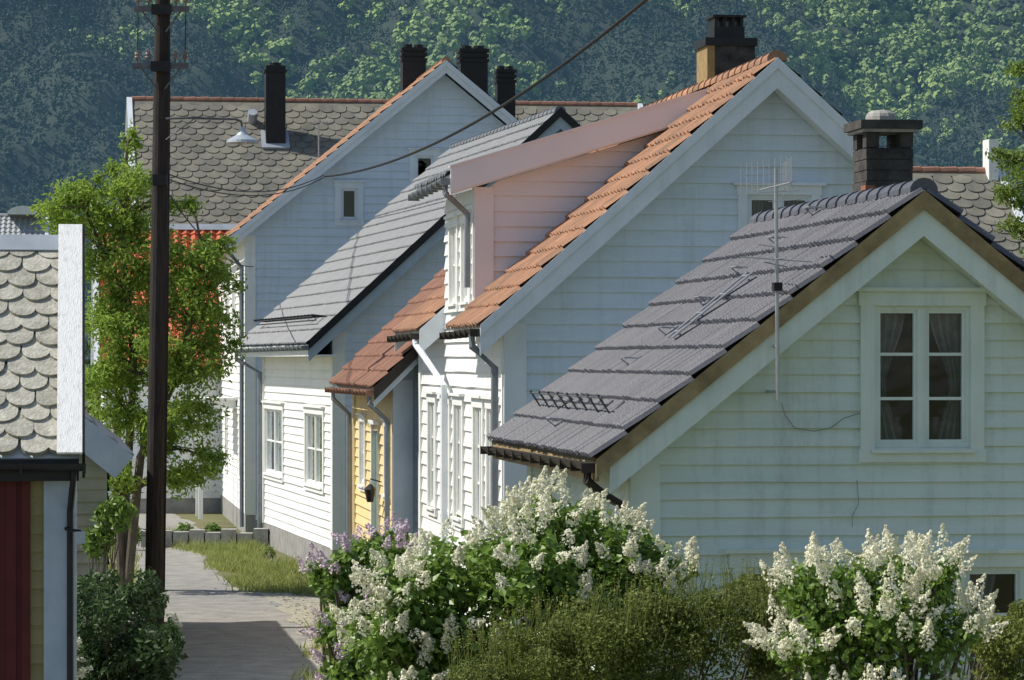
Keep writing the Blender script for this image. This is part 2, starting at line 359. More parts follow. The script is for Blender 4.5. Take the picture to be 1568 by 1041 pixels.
for i in range(8):
    v=H1.VV-.25-i*.45; u=3.0
    if i==1: continue
    mb.tube([S(u-.12,v-.1,.05),S(u-.12,v,.14),S(u+.12,v,.14),S(u+.12,v-.1,.05)],.007,steel,6); mb.tube([S(u,v-.15,.04),S(u,v,.05),S(u,v+.02,.14)],.008,steel,6)
for du in (0,.26): mb.tube([S(2.1+du,H1.VV-2.45,.09),S(2.1+du,H1.VV-1.5,.09)],.011,steel,6)
for i in range(4): mb.tube([S(2.1,H1.VV-2.4+i*.27,.09),S(2.36,H1.VV-2.4+i*.27,.09)],.010,steel,6)
mb.obj('snow_guard_and_roof_steps',H1.e)
mb=MB(); cy=2.4
def ztop(py,y): return H1.gab(1350,py,y)[1]
cx=H1.gab(1352,250,cy)[0]; zb=H1.RZ-.9
z_sh=ztop(228,cy); z_cap0=ztop(200,cy); z_cap1=ztop(187,cy)
w=.44
z=zb
while z<z_sh-.01:
    zt=min(z+.1,z_sh); j=random.uniform(-.006,.008); mb.box(cx-w/2-j,cx+w/2+j,cy-.25-j,cy+.25+j,z,zt-.008,chimM); mb.box(cx-w/2+.012,cx+w/2-.012,cy-.238,cy+.238,zt-.009,zt+.001,chimM); z=zt
for sx in (-1,1):
    for sy in (-1,1): mb.box(cx+sx*(w/2-.06)-.06,cx+sx*(w/2-.06)+.06,cy+sy*.18-.07,cy+sy*.18+.07,z_sh,z_cap0,chimM)
mb.box(cx-w/2-.07,cx+w/2+.07,cy-.33,cy+.33,z_cap0,z_cap1,chimM)
mb.box(cx-w/2-.04,cx+w/2+.03,cy-.3,cy+.3,z_cap0-.03,z_cap0-.001,stoneW)
mb.box(cx-w/2-.012,cx-w/2+.08,cy-.262,cy-.1,H1.RZ-.3,z_sh-.35,brickR)
n=10
for i in range(n):
    for j in range(5):
        P=lambda i,j:(cx-.02+.14*math.cos(2*math.pi*i/n)*math.cos(j*math.pi/10)**.6*(1+.1*math.sin(i*3)),cy+.15*math.sin(2*math.pi*i/n)*max(0,math.cos(j*math.pi/10))**.6,z_cap1+.11*math.sin(j*math.pi/10)**.7)
        mb.face([P(i,j),P(i+1,j),P(i+1,j+1),P(i,j+1)],stoneW,.5)
mb.obj('chimney',H1.e)
mb=MB()
pts=[(1195,617),(1200,635),(1215,655),(1245,660),(1270,655),(1290,640),(1316,632)]
mb.tube([(H1.gab(a,b)[0],-.045,H1.gab(a,b)[1]) for a,b in pts],.003,cableM,5)
pts=[(1310,735),(1313,770),(1303,790),(1303,806)]
mb.tube([(H1.gab(a,b)[0],-.045,H1.gab(a,b)[1]) for a,b in pts],.0028,cableM,5)
mb.obj('wall_cables',H1.e)
A=empty('tv_antenna',H1.e.location,H1.th); mb=MB()
ya=-H1.og-.1; g=lambda a,b,y=ya:(H1.gab(a,b,y)[0],y,H1.gab(a,b,y)[1])
mb.tube([g(1191,615),g(1188,258)],.016,steel)
for py in (530,600,): mb.tube([g(1190,py),(g(1190,py)[0],-.0,g(1190,py)[2])],.014,steel,6)
mb.box(g(1190,438)[0]-.035,g(1190,438)[0]+.035,ya-.05,ya+.05,g(1190,438)[2]-.04,g(1190,438)[2]+.03,wireM)
x0=g(1188,300)[0]
for py,w_,dy in ((252,.45,.5),(266,.40,.3),(280,.4,.1),(296,.36,-.1),(312,.28,-.35)):
    z=g(1188,py)[2]; mb.tube([(x0-w_/2,ya+dy,z),(x0+w_/2,ya+dy,z+.02)],.003,steel,5)
for i in range(9):
    yy=ya-.5+i*.13; z=g(1188,285)[2]; mb.tube([(x0-.02-.02*i,yy,z-.05),(x0-.02-.02*i,yy,z+.22)],.0028,steel,5); mb.tube([(x0+.02+.02*i,yy,z-.05),(x0+.02+.02*i,yy,z+.22)],.0028,steel,5)
mb.tube([(x0,ya-.55,g(1188,285)[2]),(x0,ya+.6,g(1188,285)[2])],.009,steel,6)
for py,w_ in ((397,.62),(378,.3),(405,.2)):
    z=g(1188,py)[2]; mb.tube([(x0-w_*.5,ya,z+.02),(x0+w_*.5,ya,z-.02)],.005,steel,5)
mb.tube([(x0-.05,ya-.6,g(1188,397)[2]),(x0+.05,ya+.6,g(1188,397)[2])],.006,steel,5)
mb.obj('mast_and_elements',A)

# =================================================================== HOUSE 2 (white with shed dormer)
H2=House('white_house_with_dormer',8,777,38.3,(1190,88),(735,497),9.0,og=.32,t=.30)
wg=gop(H2,1143,1241,298,352)
wg=(wg[0],wg[1],wg[3]-1.0,wg[3])
yd0,yd1=2.75,6.0
sw=[(.7,1.5,2.05,3.5),(2.0,2.8,2.05,3.5),(4.0,4.8,2.05,3.5),(5.4,6.2,2.05,3.5),(7.0,7.8,2.05,3.5)]
mb=H2.walls(white_shade,trimw,[wg],sw,bh=.19,cb=.22,sm=white,stm=white)
ex,ez=H2.gab(690,264,yd0-.25)
md=math.tan(math.radians(17))
zs=lambda x: H2.RZ-H2.m*(H2.W/2-x)
zd0=ez-.28+md*(0-ex)
z_e0=zs(0)
dw=[(yd0+.5,yd0+1.25,4.85,5.85),(yd0+1.8,yd0+2.55,4.85,5.85)]
siding(mb,lambda u,o,z:(-o,u,z),lambda z:yd0,lambda z:yd1,H2.ze,zd0,dw,white,.19)
xi=(zd0-z_e0)/(H2.m-md); zi=zs(xi)
siding(mb,lambda u,o,z:(u,yd0-o,z),lambda z:0 if z<zd0 else (z-zd0)/md,lambda z:(z-z_e0)/H2.m,z_e0,zi,[],pink_bounce,.19)
mb.box(-.045,.20,yd0-.05,yd0-.001,z_e0-.1,zd0,pink_bounce); mb.box(-.047,-.003,yd0,yd0+.15,H2.ze,zd0,white)
mb.face([(-.0,yd1,H2.ze),(0,yd1,zd0),(xi,yd1,zi),(0,yd1,z_e0)],white)
mb.obj('walls',H2.e)
mb=MB(); window(mb,H2.gpl,*wg,2,2,.11,trimw,curtdark,.3)
for q in sw: window(mb,H2.spl,*q,2,3,.12,white,None)
for q in dw: window(mb,H2.spl,*q,2,2,.12,white,None)
mb.obj('windows',H2.e)
mb=MB()
vd=(H2.W/2-.1)/math.cos(H2.al)
H2.slabs(mb,trimw,seg=[(-H2.og+.03,yd0-.05,H2.VV),(yd0-.05,yd1+.05,vd),(yd1+.05,H2.L+.2,H2.VV)])
S=H2.S('L')
kw=dict(pw=.24,cl=.33,A=.03,step=.04)
pantile(mb,S,-H2.og-.03,yd0-.01,.02,H2.VV+.03,torange,**kw)
pantile(mb,S,yd0-.01,yd1+.01,.02,vd,torange,nsm=3,pw=.24)
pantile(mb,S,yd1+.01,H2.L+.2,.02,H2.VV+.03,torange,**kw)
pantile(mb,H2.S('R'),-H2.og-.03,H2.L+.2,.02,H2.VV,torange,nsm=3,pw=.24)
ridge_caps(mb,H2,torange,.11)
xr=(ez-ex*md-(H2.RZ-H2.m*H2.W/2))/(H2.m-md)
def dr(u,o,h): return (u,o,ez+md*(u-ex)+h)
mb.box(ex,xr,yd0-.25,yd1+.25,-.06,-.02,trimw,dr)
mb.box(ex,xr,yd0-.28,yd0-.24,-.25,.07,pink_bounce,dr)
mb.box(ex,xr,yd0-.24,yd0-.0,-.27,-.25,pink_bounce,dr)
mb.box(ex-.02,xr,yd0-.30,yd0-.20,.07,.09,pink_bounce,dr)
Sd=lambda u,v,h:(xr-v*math.cos(math.atan(md)),u,ez+md*(xr-v*math.cos(math.atan(md))-ex)+h)
pantile(mb,Sd,yd0-.2,yd1+.25,0,(xr-ex)/math.cos(math.atan(md))+.05,tgrey2,pw=.24,cl=.33,A=.02,step=.03)
mb.obj('roof_and_dormer_roof',H2.e)
mb=MB()
H2.barge(mb,-H2.og-.02,-H2.og+.012,-.03,-.36,trimw); H2.barge(mb,-H2.og-.045,-H2.og-.02,-.0,-.13,trimw)
H2.barge(mb,-H2.og+.013,-.03,-.34,-.355,trimw,xe=H2.xe+.3)
H2.barge(mb,H2.L+.2,H2.L+.23,-.0,-.3,trimw)
zE=zs(H2.xe)
mb.box8([(H2.xe,yd1-.02,zE-.34),(.0,yd1-.02,zs(0)-.34),(.0,yd1+.02,zs(0)-.34),(H2.xe,yd1+.02,zE-.34),(H2.xe,yd1-.02,zE-.0),(.0,yd1-.02,zs(0)),(.0,yd1+.02,zs(0)),(H2.xe,yd1+.02,zE)],trimw)
gutter(mb,(H2.xe+.02,-H2.og,zE-.05),(H2.xe+.02,yd0-.05,zE-.07),(-1,0,0),gutbrown)
gutter(mb,(H2.xe+.02,yd1+.05,zE-.05),(H2.xe+.02,H2.L+.2,zE-.07),(-1,0,0),gutbrown)
gutter(mb,(ex+.01,yd0-.25,ez-.07),(ex+.01,yd1+.25,ez-.09),(-1,0,0),gutgrey)
mb.tube([(ex-.05,yd0-.1,ez-.12),(ex-.05,yd0-.1,ez-.25),(-.12,yd0+.05,ez-.5),(-.12,yd0+.05,zE+.5)],.04,gutgrey)
mb.tube([(H2.xe-.04,.1,zE-.1),(H2.xe-.04,.1,zE-.25),(-.14,.08,zE-.5),(-.14,.08,.2)],.045,gutgrey)
mb.tube([(H2.xe-.04,yd1+.15,zE-.1),(H2.xe-.04,yd1+.1,zE-.2),(-.14,yd1-.9,zE-.75),(-.14,yd1-.9,.2)],.045,trimw)
mb.obj('bargeboards_gutters_downpipes',H2.e)
mb=MB(); cy=4.0
cx=H2.gab(1111,100,cy)[0]; z1=H2.gab(1111,62,cy)[1]; wc=74/F*42.5
mb.box(cx-wc/2,cx+wc/2,cy-.35,cy+.35,H2.RZ-1.2,z1,chimY)
mb.box(cx-wc/2+.1,cx+wc/2+.002,cy-.355,cy+.355,H2.RZ-1.2,z1-.1,chimM)  # dark facing over front, back and right; left side stays ochre
mb.box(cx-wc/2-.03,cx+wc/2+.03,cy-.38,cy+.38,z1-.1,z1+.002,blackm)
mb.box(cx-.2,cx+.2,cy-.25,cy+.25,z1,z1+.16,blackm)
for q in (-.17,-.06,.06,.17): mb.box(cx+q-.02,cx+q+.02,cy-.22,cy+.22,z1+.16,z1+.28,blackm)
mb.box(cx-.22,cx+.22,cy-.27,cy+.27,z1+.28,z1+.31,blackm)
mb.obj('chimney',H2.e)

# =================================================================== HOUSE 3 (small yellow)
H3=House('yellow_house_with_clay_roof',8,606,47.6,(780,385),(573,592),6.4,og=.35,t=.25)
s3=[(.5,1.25,2.1,3.1),(2.2,3.1,1.0,3.0),(4.4,5.2,2.1,3.1)]
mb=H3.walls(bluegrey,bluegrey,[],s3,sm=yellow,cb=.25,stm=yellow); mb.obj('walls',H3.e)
mb=MB()
for q in (s3[0],s3[2]): window(mb,H3.spl,*q,2,2,.1,white,curtdark)
q=s3[1]; mb.box(q[0],q[1],-.06,-.02,q[2],q[3],mat('green_door_paint',(.30,.42,.34)),H3.spl)
for a in (q[0]-.1,q[1]): mb.box(a,a+.1,-.02,.06,q[2],q[3]+.1,white,H3.spl)
mb.box(q[0]-.15,q[1]+.15,-.02,.1,q[3]+.1,q[3]+.16,white,H3.spl)
mb.tube([(-.05,1.6,2.25),(-.22,1.6,2.3),(-.22,1.6,2.2)],.012,blackm,6); mb.lathe((-.22,1.6,1.95),[(.0,0),(.05,.0),(.085,.18),(.1,.19),(.02,.27),(0,.27)],blackm,8)
mb.obj('windows_door_lantern',H3.e)
mb=MB(); H3.slabs(mb,gutbrown)
for k in 'LR': pantile(mb,H3.S(k),-H3.og-.03,H3.L+.6,.02,H3.VV+.02,tbrown,pw=.24,cl=.32,A=.03,step=.04)
H3.barge(mb,-H3.og-.02,-H3.og+.01,-.0,-.2,gutbrown); zE=H3.RZ-H3.m*(H3.W/2-H3.xe)
H3.barge(mb,-H3.og+.011,-H3.og+.04,-.15,-.3,bluegrey)
gutter(mb,(H3.xe+.02,-H3.og,zE-.05),(H3.xe+.02,H3.L+.5,zE-.07),(-1,0,0),tbrown)
mb.tube([(H3.xe-.04,.0,zE-.1),(H3.xe-.04,.0,zE-.25),(-.12,.06,zE-.5),(-.12,.06,.2)],.04,gutgrey)
mb.tube([(H3.xe-.04,6.2,zE-.1),(H3.xe-.04,6.2,zE-.25),(-.12,6.3,zE-.5),(-.12,6.3,.2)],.04,gutgrey)
ridge_caps(mb,H3,tbrown)
mb.obj('roof',H3.e)

# =================================================================== HOUSE 4 (grey tile roof)
H4=House('white_house_with_grey_tile_roof',11.5,512,62,(858,168),(472,525),10.6,og=.4,t=.28)
s4=[]
for a,b in ((497,470),(435,408)):
    y0,zt=H4.side(a,632); y1,_=H4.side(b,632); s4.append((y0,y1,1.62,3.02))
mb=H4.walls(white_shade,white,[],s4,bh=.17,cb=.2,sm=white); mb.obj('walls',H4.e)
mb=MB()
for q in s4: window(mb,H4.spl,*q,2,2,.13,white,curt,.5)
mb.obj('windows',H4.e)
mb=MB(); H4.slabs(mb,blackm)
for k in 'LR': pantile(mb,H4.S(k),-H4.og-.05,H4.L+.45,.02,H4.VV+.03,tgrey2,pw=.2,cl=.38,A=.022,step=.045)
ridge_caps(mb,H4,tgrey2)
H4.barge(mb,-H4.og-.06,-H4.og-.01,.05,-.13,blackm); H4.barge(mb,-H4.og-.009,-H4.og+.03,-.12,-.36,bluegrey)
zE=H4.RZ-H4.m*(H4.W/2-H4.xe)
mb.box(H4.xe+.0,H4.xe+.03,-H4.og,H4.L+.4,zE-.25,zE-.03,white)
mb.box(H4.xe+.03,-.0,-H4.og,H4.L+.4,zE-.25,zE-.22,white)
gutter(mb,(H4.xe+.0,-H4.og,zE-.05),(H4.xe+.0,H4.L+.45,zE-.08),(-1,0,0),gutgrey)
mb.tube([(H4.xe-.06,H4.L+.1,zE-.1),(H4.xe-.06,H4.L+.1,zE-.3),(-.12,H4.L-.1,zE-.6),(-.12,H4.L-.1,.2)],.05,gutgrey)
S=H4.S('L'); vg=H4.VV-.5
for hh in (.1,.2): mb.tube([S(.5,vg,hh+.04),S(9.5,vg,hh+.04)],.014,blackm,6)
for i in range(19): mb.tube([S(.5+i*.5,vg-.2,.05),S(.5+i*.5,vg,.28)],.018,blackm,6)
mb.obj('roof',H4.e)

# =================================================================== HOUSE 5 (tall white)
H5=House('tall_white_house',8,378,76,(683,92),(352,362),13,og=.35,t=.3)
g5=[gop(H5,522,547,288,336),gop(H5,636,664,238,290),gop(H5,535,560,600,660)]
s5=[(1.5,2.4,4.6,6.0),(4.5,5.4,4.6,6.0),(7.5,8.4,4.6,6.0),(1.5,2.4,1.3,2.8),(8,8.9,1.3,2.8)]
mb=H5.walls(white_shade,white,g5,s5,bh=.19,cb=.2,sm=white); mb.obj('walls',H5.e)
mb=MB()
for q in g5: window(mb,H5.gpl,*q,1,1,.14,trimw,None)
for q in s5: window(mb,H5.spl,*q,2,2,.12,white,curt)
mb.box(-1.0,-.05,3.6,5.6,2.9,3.1,white); mb.box(-.95,-.85,3.7,3.85,.2,2.9,white); mb.box(-.95,-.85,5.35,5.5,.2,2.9,white); mb.box(-1.1,-.04,3.5,5.7,3.1,3.16,white)
mb.obj('windows_and_porch',H5.e)
mb=MB(); H5.slabs(mb,trimw)
for k in 'LR': pantile(mb,H5.S(k),-H5.og-.03,H5.L+.3,.02,H5.VV+.02,torange,pw=.24,cl=.33,A=.03,step=.035,nsm=4 if k=='L' else 2)
ridge_caps(mb,H5,torange)
H5.barge(mb,-H5.og-.02,-H5.og+.01,-.02,-.3,trimw); H5.barge(mb,-H5.og-.05,-H5.og-.02,.0,-.14,trimw)
zE=H5.RZ-H5.m*(H5.W/2-H5.xe)
gutter(mb,(H5.xe,-H5.og,zE-.05),(H5.xe,H5.L+.3,zE-.08),(-1,0,0),gutgrey)
mb.tube([(H5.xe-.05,0,zE-.1),(H5.xe-.05,0,zE-.3),(-.12,.0,zE-.7),(-.12,.0,.2)],.05,gutgrey)
mb.obj('roof',H5.e)
mb=MB()
def chim_px(mb,H,y,a,b,top,m,zb):
    x0=H.gab(a,top,y)[0]; x1,z1=H.gab(b,top,y); w=x1-x0
    mb.box(x0+.03,x1-.03,y-w/2+.03,y+w/2-.03,zb,z1-.35,m)
    for zz in (z1-.35,z1-.22,z1-.09): mb.box(x0,x1,y-w/2,y+w/2,zz,zz+.08,m)
    mb.box(x0+.05,x1-.05,y-w/2+.05,y+w/2-.05,z1-.36,z1,m)
    for q in (.28,.72): mb.tube([(x0+w*q,y,z1-.02),(x0+w*q,y,z1+.09)],w*.19,m,10)
chim_px(mb,H5,5.5,613,652,74,blackm,H5.RZ-1.6); chim_px(mb,H5,6.2,701,746,76,blackm,H5.RZ-2.6); chim_px(mb,H5,7.5,758,789,107,blackm,H5.RZ-3.4)
mb.obj('chimneys',H5.e)

# =================================================================== ridge-across houses
def cross_house(name,phi,lx,ly,dl,length,drop,run,rm,wm,scale=False,z0=.4,w=.3,ex=.22,wops=[],tm=trimw,capm=None,eo=.3,bh=.17,trimr=True,exr=.15,lift=.03):
    P=W3(lx,ly,dl); e=empty(name,(P.x,P.y,0),math.radians(phi)); RZ=P.z; al=math.atan2(drop,run)
    ca,sa=math.cos(al),math.sin(al); VV=run/ca
    Sf=lambda u,v,h:(u,-v*ca-h*sa,RZ-v*sa+h*ca); Sb=lambda u,v,h:(u,v*ca+h*sa,RZ-v*sa+h*ca)
    mb=MB()
    for S in (Sf,Sb):
        mb.box(0,length,0,VV-.02,-.13,-.03,tm,S)
    if scale: scales(mb,Sf,0,length,.0,VV,rm,w,ex,lift=lift)
    else: pantile(mb,Sf,0,length,0,VV,rm,nsm=4,A=.03,pw=.24)
    pantile(mb,Sb,0,length,0,VV,rm,nsm=2)
    if capm: 
        for S in (Sf,Sb): mb.box(0,length,-.02,.2,.045,.06,capm,S)
    else:
        a=0
        while a<length: mb.tube([(a,0,RZ+.0),(min(a+.4,length),0,RZ+.02)],.09,rm if not scale else tbrown,8); a+=.38
    mb.obj('roof',e)
    mb=MB()
    fy=-run+eo; zt=RZ-.16-drop/run*(run-eo)
    pl=lambda u,o,z:(u,fy-o,z)
    siding(mb,pl,lambda z:exr,lambda z:length-exr,z0,zt,wops,wm,bh)
    for q in wops: window(mb,pl,*q,2,2,.12,tm,curtdark)
    for x in (exr,length-exr): 
        sgn=-1 if x==exr else 1
        siding(mb,lambda u,o,z:(x+sgn*o,u,z),lambda z:fy if z<zt else fy+(z-zt)*run/drop,lambda z:-fy if z<zt else -fy-(z-zt)*run/drop,z0,RZ-.17,[],wm,bh)
    mb.face([(exr,-fy,z0),(length-exr,-fy,z0),(length-exr,-fy,zt),(exr,-fy,zt)],wm)
    mb.box(exr-.02,length-exr+.02,fy-.02,-fy+.02,-.3,z0-.01,conc)
    for x in (exr-.04,length-exr-.16): mb.box(x,x+.2,fy-.055,fy-.03,z0,zt,tm)
    mb.obj('walls',e)
    if trimr:
        mb=MB()
        for S in (Sf,Sb):
            for a,b in ((-.04,.0),(length,length+.04)): mb.box(a,b,0,VV,-.26,.07,tm,S)
            for a,b in ((-.16,.0),(length,length+.16)): mb.box(a,b,0,VV,.07,.09,tm,S)
        mb.obj('bargeboards',e)
    return e,Sf,RZ,VV,fy,zt
e6,S6,RZ6,VV6,_,_=cross_house('white_house_with_slate_roof',9,202,152,99,15.6,4.3,4.4,slate,white,True,w=.42,ex=.28,wops=[(1.5,2.5,5,6.4)],lift=.04)
mb=MB()
def u_at(e,px,y=0):
    th=e.rotation_euler[2]; c,n=math.cos(th),math.sin(th); o=e.location
    dx=(px-CX)/F; cxl=-o.x*c-o.y*n; cyl=o.x*n-o.y*c
    d=Vector((dx*c+n,-dx*n+c)); t=(y-cyl)/d.y; return cxl+d.x*t
x0=u_at(e6,406,-1.3); x1=u_at(e6,436,-1.3)
mb.box(x0,x1,-1.6,-1.0,RZ6-2.2,RZ6+.95,blackm); mb.box(x0-.05,x1+.05,-1.65,-.95,RZ6+.75,RZ6+.82,blackm); mb.tube([((x0+x1)/2,-1.3,RZ6+.95),((x0+x1)/2,-1.3,RZ6+1.05)],.2,blackm,10)
mb.box(x0-.12,x1+.12,1.5,2.3,-.0,.07,zinc,lambda a,b,h:S6(a,b,h+.05)); mb.tube([S6(x0-.35,1.0,.0),S6(x0-.35,1.0,.4)],.15,zinc,10)
mb.obj('chimney',e6)
e8,S8,_,_,_,_=cross_house('white_house_with_red_tile_roof',8,150,345,90,4.0,3.9,3.6,tred,white,False,wops=[(1,2,1.5,2.8)],capm=zinc)
e8b,_,_,_,_,_=cross_house('white_house',6,230,560,94,4.5,1.4,2.5,tbrown,white,False,wops=[(1,1.9,1.2,2.6),(2.8,3.6,1.2,2.6)])
e9,_,_,_,_,_=cross_house('white_house_with_slate_roof',10,1380,262,66,1.98,2.4,3.0,slate,white,True,w=.4,ex=.28,lift=.04)
mb=MB(); mb.box(1.75,1.95,-.3,.1,7.0,8.55,white); mb.obj('chimney',e9)
e10,_,_,_,_,_=cross_house('distant_white_house',5,-60,330,150,3.9,1.6,2.0,mat('pale_roof',(.4,.42,.43)),white,False)
mb=MB(); 
for i in range(8):
    a=math.pi*i/8;b=math.pi*(i+1)/8; f=lambda t,y:(2.9+.75*-math.cos(t),y,W3(0,326,150).z-.1+.4*math.sin(t))
    mb.face([f(a,-1),f(b,-1),f(b,1),f(a,1)],zinc)
mb.face([(2.9-.75*math.cos(math.pi*i/8),-1,W3(0,326,150).z-.1+.4*math.sin(math.pi*i/8)) for i in range(9)],white)
mb.obj('arched_roof_vent',e10)

# =================================================================== near-left shed with fish-scale slates
Ls=3.38
eS,SS,RZs,VVs,fys,zts=cross_house('shed_with_fishscale_slate_roof',7.5,-420,366,31.5,Ls,2.05,2.15,slate_l,yellowd,True,w=.27,ex=.205,z0=.3,capm=zinc,eo=.28,trimr=False,exr=.06,lift=.045)
mb=MB()
mb.box(Ls-.2,Ls+.03,-.12,VVs+.05,.085,.11,oldwhite,SS)
mb.box(Ls+.03,Ls+.055,-.12,VVs+.05,-.22,.105,blackm,SS)
zg=RZs-2.05
gutter(mb,(0,-2.16,zg-.04),(Ls+.05,-2.16,zg-.06),(0,-1,0),blackm,.07)
mb.box(0,Ls,-2.14,-2.1,zg-.22,zg-.02,blackm)
mb.tube([(Ls-.05,-2.2,zg-.1),(Ls-.05,-2.2,zg-.2),(Ls-.08,-2.0,zg-.5),(Ls-.08,-2.0,.1)],.03,blackm)
xr0=Ls-.52
mb.box(-.0,xr0,fys-.12,fys-.06,.1,zts,redp); mb.box(xr0,xr0+.08,fys-.16,fys-.06,.1,zts,redp)
for i in range(18): mb.box(xr0-.14-i*.16,xr0-.05-i*.16,fys-.135,fys-.12,.1,zts,redp)
mb.box(Ls-.32,Ls-.1,fys-.11,fys-.058,.1,zts,bluegrey)
mb.tube([(Ls-.12,fys-.12,2.55),(Ls-.12,fys-.28,2.55),(Ls+.02,fys-.3,2.53)],.015,blackm,6)
mb.box(Ls-.03,Ls+.06,fys-.34,fys-.26,2.42,2.53,zinc)
mb.obj('verge_board_gutter_red_door_panel',eS)

# outbuilding behind shed (shades the road)
P=W3(203,700,42); eO=empty('bluegrey_outbuilding',(P.x,P.y,0),math.radians(8)); mb=MB()
al=math.radians(39); ca,sa=math.cos(al),math.sin(al); zE=P.z; RW=2.9; RR=zE+RW*math.tan(al)
SR=lambda u,v,h:(-RW+v*ca+h*sa,u,RR-v*sa+h*ca); SL=lambda u,v,h:(-RW-v*ca-h*sa,u,RR-v*sa+h*ca); V=RW/ca
for S in (SR,SL): mb.box(0,9.4,0,V,-.14,-.03,bluegrey,S); pantile(mb,S,-.02,9.42,0,V,tgrey2,nsm=3); mb.box(-.03,.0,0,V,-.35,.02,bluegrey,S)
mb.obj('roof',eO); mb=MB()
olv=mat('weathered_olive_cladding',(.34,.35,.26),(.24,.25,.19),.8,3,dirt=.4,rk=.3)
wl=-2*RW+.35; wr=-.32; zw=zE+.32*math.tan(al)-.2
siding(mb,lambda u,o,z:(u,.3-o,z),lambda z:wl if z<zw else wl+(z-zw)/math.tan(al),lambda z:wr if z<zw else wr-(z-zw)/math.tan(al),.2,RR-.2,[],olv)
siding(mb,lambda u,o,z:(wr+o,u,z),lambda z:.3,lambda z:9.1,.2,zw,[],olv)
mb.face([(wl,.3,.2),(wl,9.1,.2),(wl,9.1,zw),(wl,.3,zw)],olv); mb.face([(wl,9.1,.2),(wr,9.1,.2),(wr,9.1,zw),(-RW,9.1,RR-.2),(wl,9.1,zw)],olv)
mb.box(wl,wr,.3,9.1,-.2,.2,conc); mb.obj('walls',eO)

# =================================================================== utility pole + lamp
dP=50; top=W3(250,-60,dP); base=W3(236,960,dP); base.z=-.2
eP=empty('utility_pole',(base.x,base.y,0)); mb=MB(); dx=top.x-base.x
pz=lambda py:W3(0,py,dP).z
px_=lambda z:dx*(z/top.z)
pts=[(px_(z),0,z) for z in np.linspace(-.2,top.z,12)]
mb.tube(pts,.155,poleM,14,.115)
for py in (15,102,):
    z=pz(py); x=px_(z); mb.box(x-.42,x+.42,-.16,-.10,z-.045,z+.045,galv_d)
    mb.box(x-.15,x+.15,-.2,-.10,z-.09,z+.07,blackm)
    for q in (-.36,-.2,.22,.37):
        mb.tube([(x+q,-.13,z+.04),(x+q,-.13,z+.14)],.012,galv_d,6); mb.lathe((x+q,-.13,z+.1),[(0,0),(.035,0),(.05,.03),(.035,.05),(.045,.08),(.028,.11),(.033,.13),(0,.14)],ceram,10)
    for q in (-.3,.3): mb.tube([(x+q,-.13,z-.03),(x+q*.2,-.13,z-.35)],.014,galv_d,6)
for q in (-.36,.37): mb.tube([(px_(pz(102))+q,-.13,pz(88)),(px_(pz(15))+q,-.13,pz(20))],.008,wireM,5)
mb.tube([(px_(pz(102))+.13,-.13,pz(-50)),(px_(pz(200))+.14,-.1,pz(200)),(px_(pz(500))+.15,-.05,pz(500)),(.155,-.03,.3)],.012,wireM,5)
mb.box(-.1+px_(pz(270)),.12+px_(pz(270)),-.2,-.12,pz(285),pz(268),blackm)
mb.obj('pole_crossarms_insulators',eP)
eL=empty('street_lamp',(base.x,base.y,0)); mb=MB()
L3=lambda a,b:(W3(a,b,dP).x-base.x,-.2,W3(a,b,dP).z)
mb.tube([L3(256,183),L3(290,182),L3(362,184),L3(371,187),L3(373,200)],.017,galv_d,8)
mb.tube([L3(256,215),L3(300,183)],.009,galv_d,6)
c=L3(373,205); mb.lathe(c,[(0,.1),(.05,.09),(.06,.02),(.1,-.03),(.24,-.11),(.25,-.15),(.235,-.15),(.09,-.05),(0,-.04)],zinc,20)
mb.lathe((c[0],c[1],c[2]-.16),[(0,-.03),(.05,-.02),(.07,.05),(.05,.12)],mat('lamp_bulb_glass',(.6,.6,.58),rough=.2),12)
mb.obj('arm_and_shade',eL)
def wire(name,a,b,sag,r=.012,n=24):
    a=Vector(a);b=Vector(b); mb=MB()
    mb.tube([a.lerp(b,i/n)-Vector((0,0,sag*4*(i/n)*(1-i/n))) for i in range(n+1)],r,wireM,6); return mb.obj(name)
wire('overhead_power_cable',W3(1015,-22,44),W3(497,270,75.0),.55,.026)
for i,(pa,pb) in enumerate((((246,262),(495,268)),((246,270),(495,272)),((246,278),(388,408)))):
    wire('overhead_service_wire',W3(pa[0],pa[1],dP),W3(pb[0],pb[1],75.2),.35,.011)
mb=MB(); P=W3(488,255,90); b=W3(488,190,90)
mb.tube([P,b],.02,steel,6); mb.tube([W3(468,187,90),W3(508,188,90)],.012,steel,5)
for q in range(7): A_=W3(470+q*6,187,90); mb.tube([A_-Vector((0,.25,.0)),A_+Vector((0.05,.25,.0))],.008,steel,5)
mb.tube([P,P-Vector((0,0,1.5))],.02,steel,6); mb.obj('roof_antenna')

# =================================================================== ground & road
gm=mat('ground_grass_soil',(.11,.13,.04),(.17,.15,.085),.95,1.2,bump=.5,bs=12)
xs=np.array([-3500,-800,-200,-60,-30,-15,0,15,30,60,200,800,3500.]); ys=np.array([-300,-50,0,20,40,60,80,100,140,300,700,1500.])
V=np.array([[x,y,0] for y in ys for x in xs]); nx=len(xs); I=[]
for j in range(len(ys)-1):
    for i in range(nx-1): a=j*nx+i; I+= [a,a+1,a+nx+1,a+nx]
npmesh('ground',V,4,[gm],idx=np.array(I))
asph=mat('worn_asphalt',(.23,.225,.21),(.34,.325,.295),.95,2.5,bump=1.0,bs=40,lo=.35,hi=.65)
road=[(-20,-7,-3.2),(10,-6.6,-2.9),(30,-6.2,-2.3),(41.75,-6.3,-2.25),(50,-7.0,-3.05),(56,-7.6,-3.95),(58.5,-8.0,-4.9),(62,-8.6,-5.55),(66,-9.6,-6.1),(72,-11.5,-6.6),(82,-13.0,-8.0),(100,-17,-12)]
mb=MB()
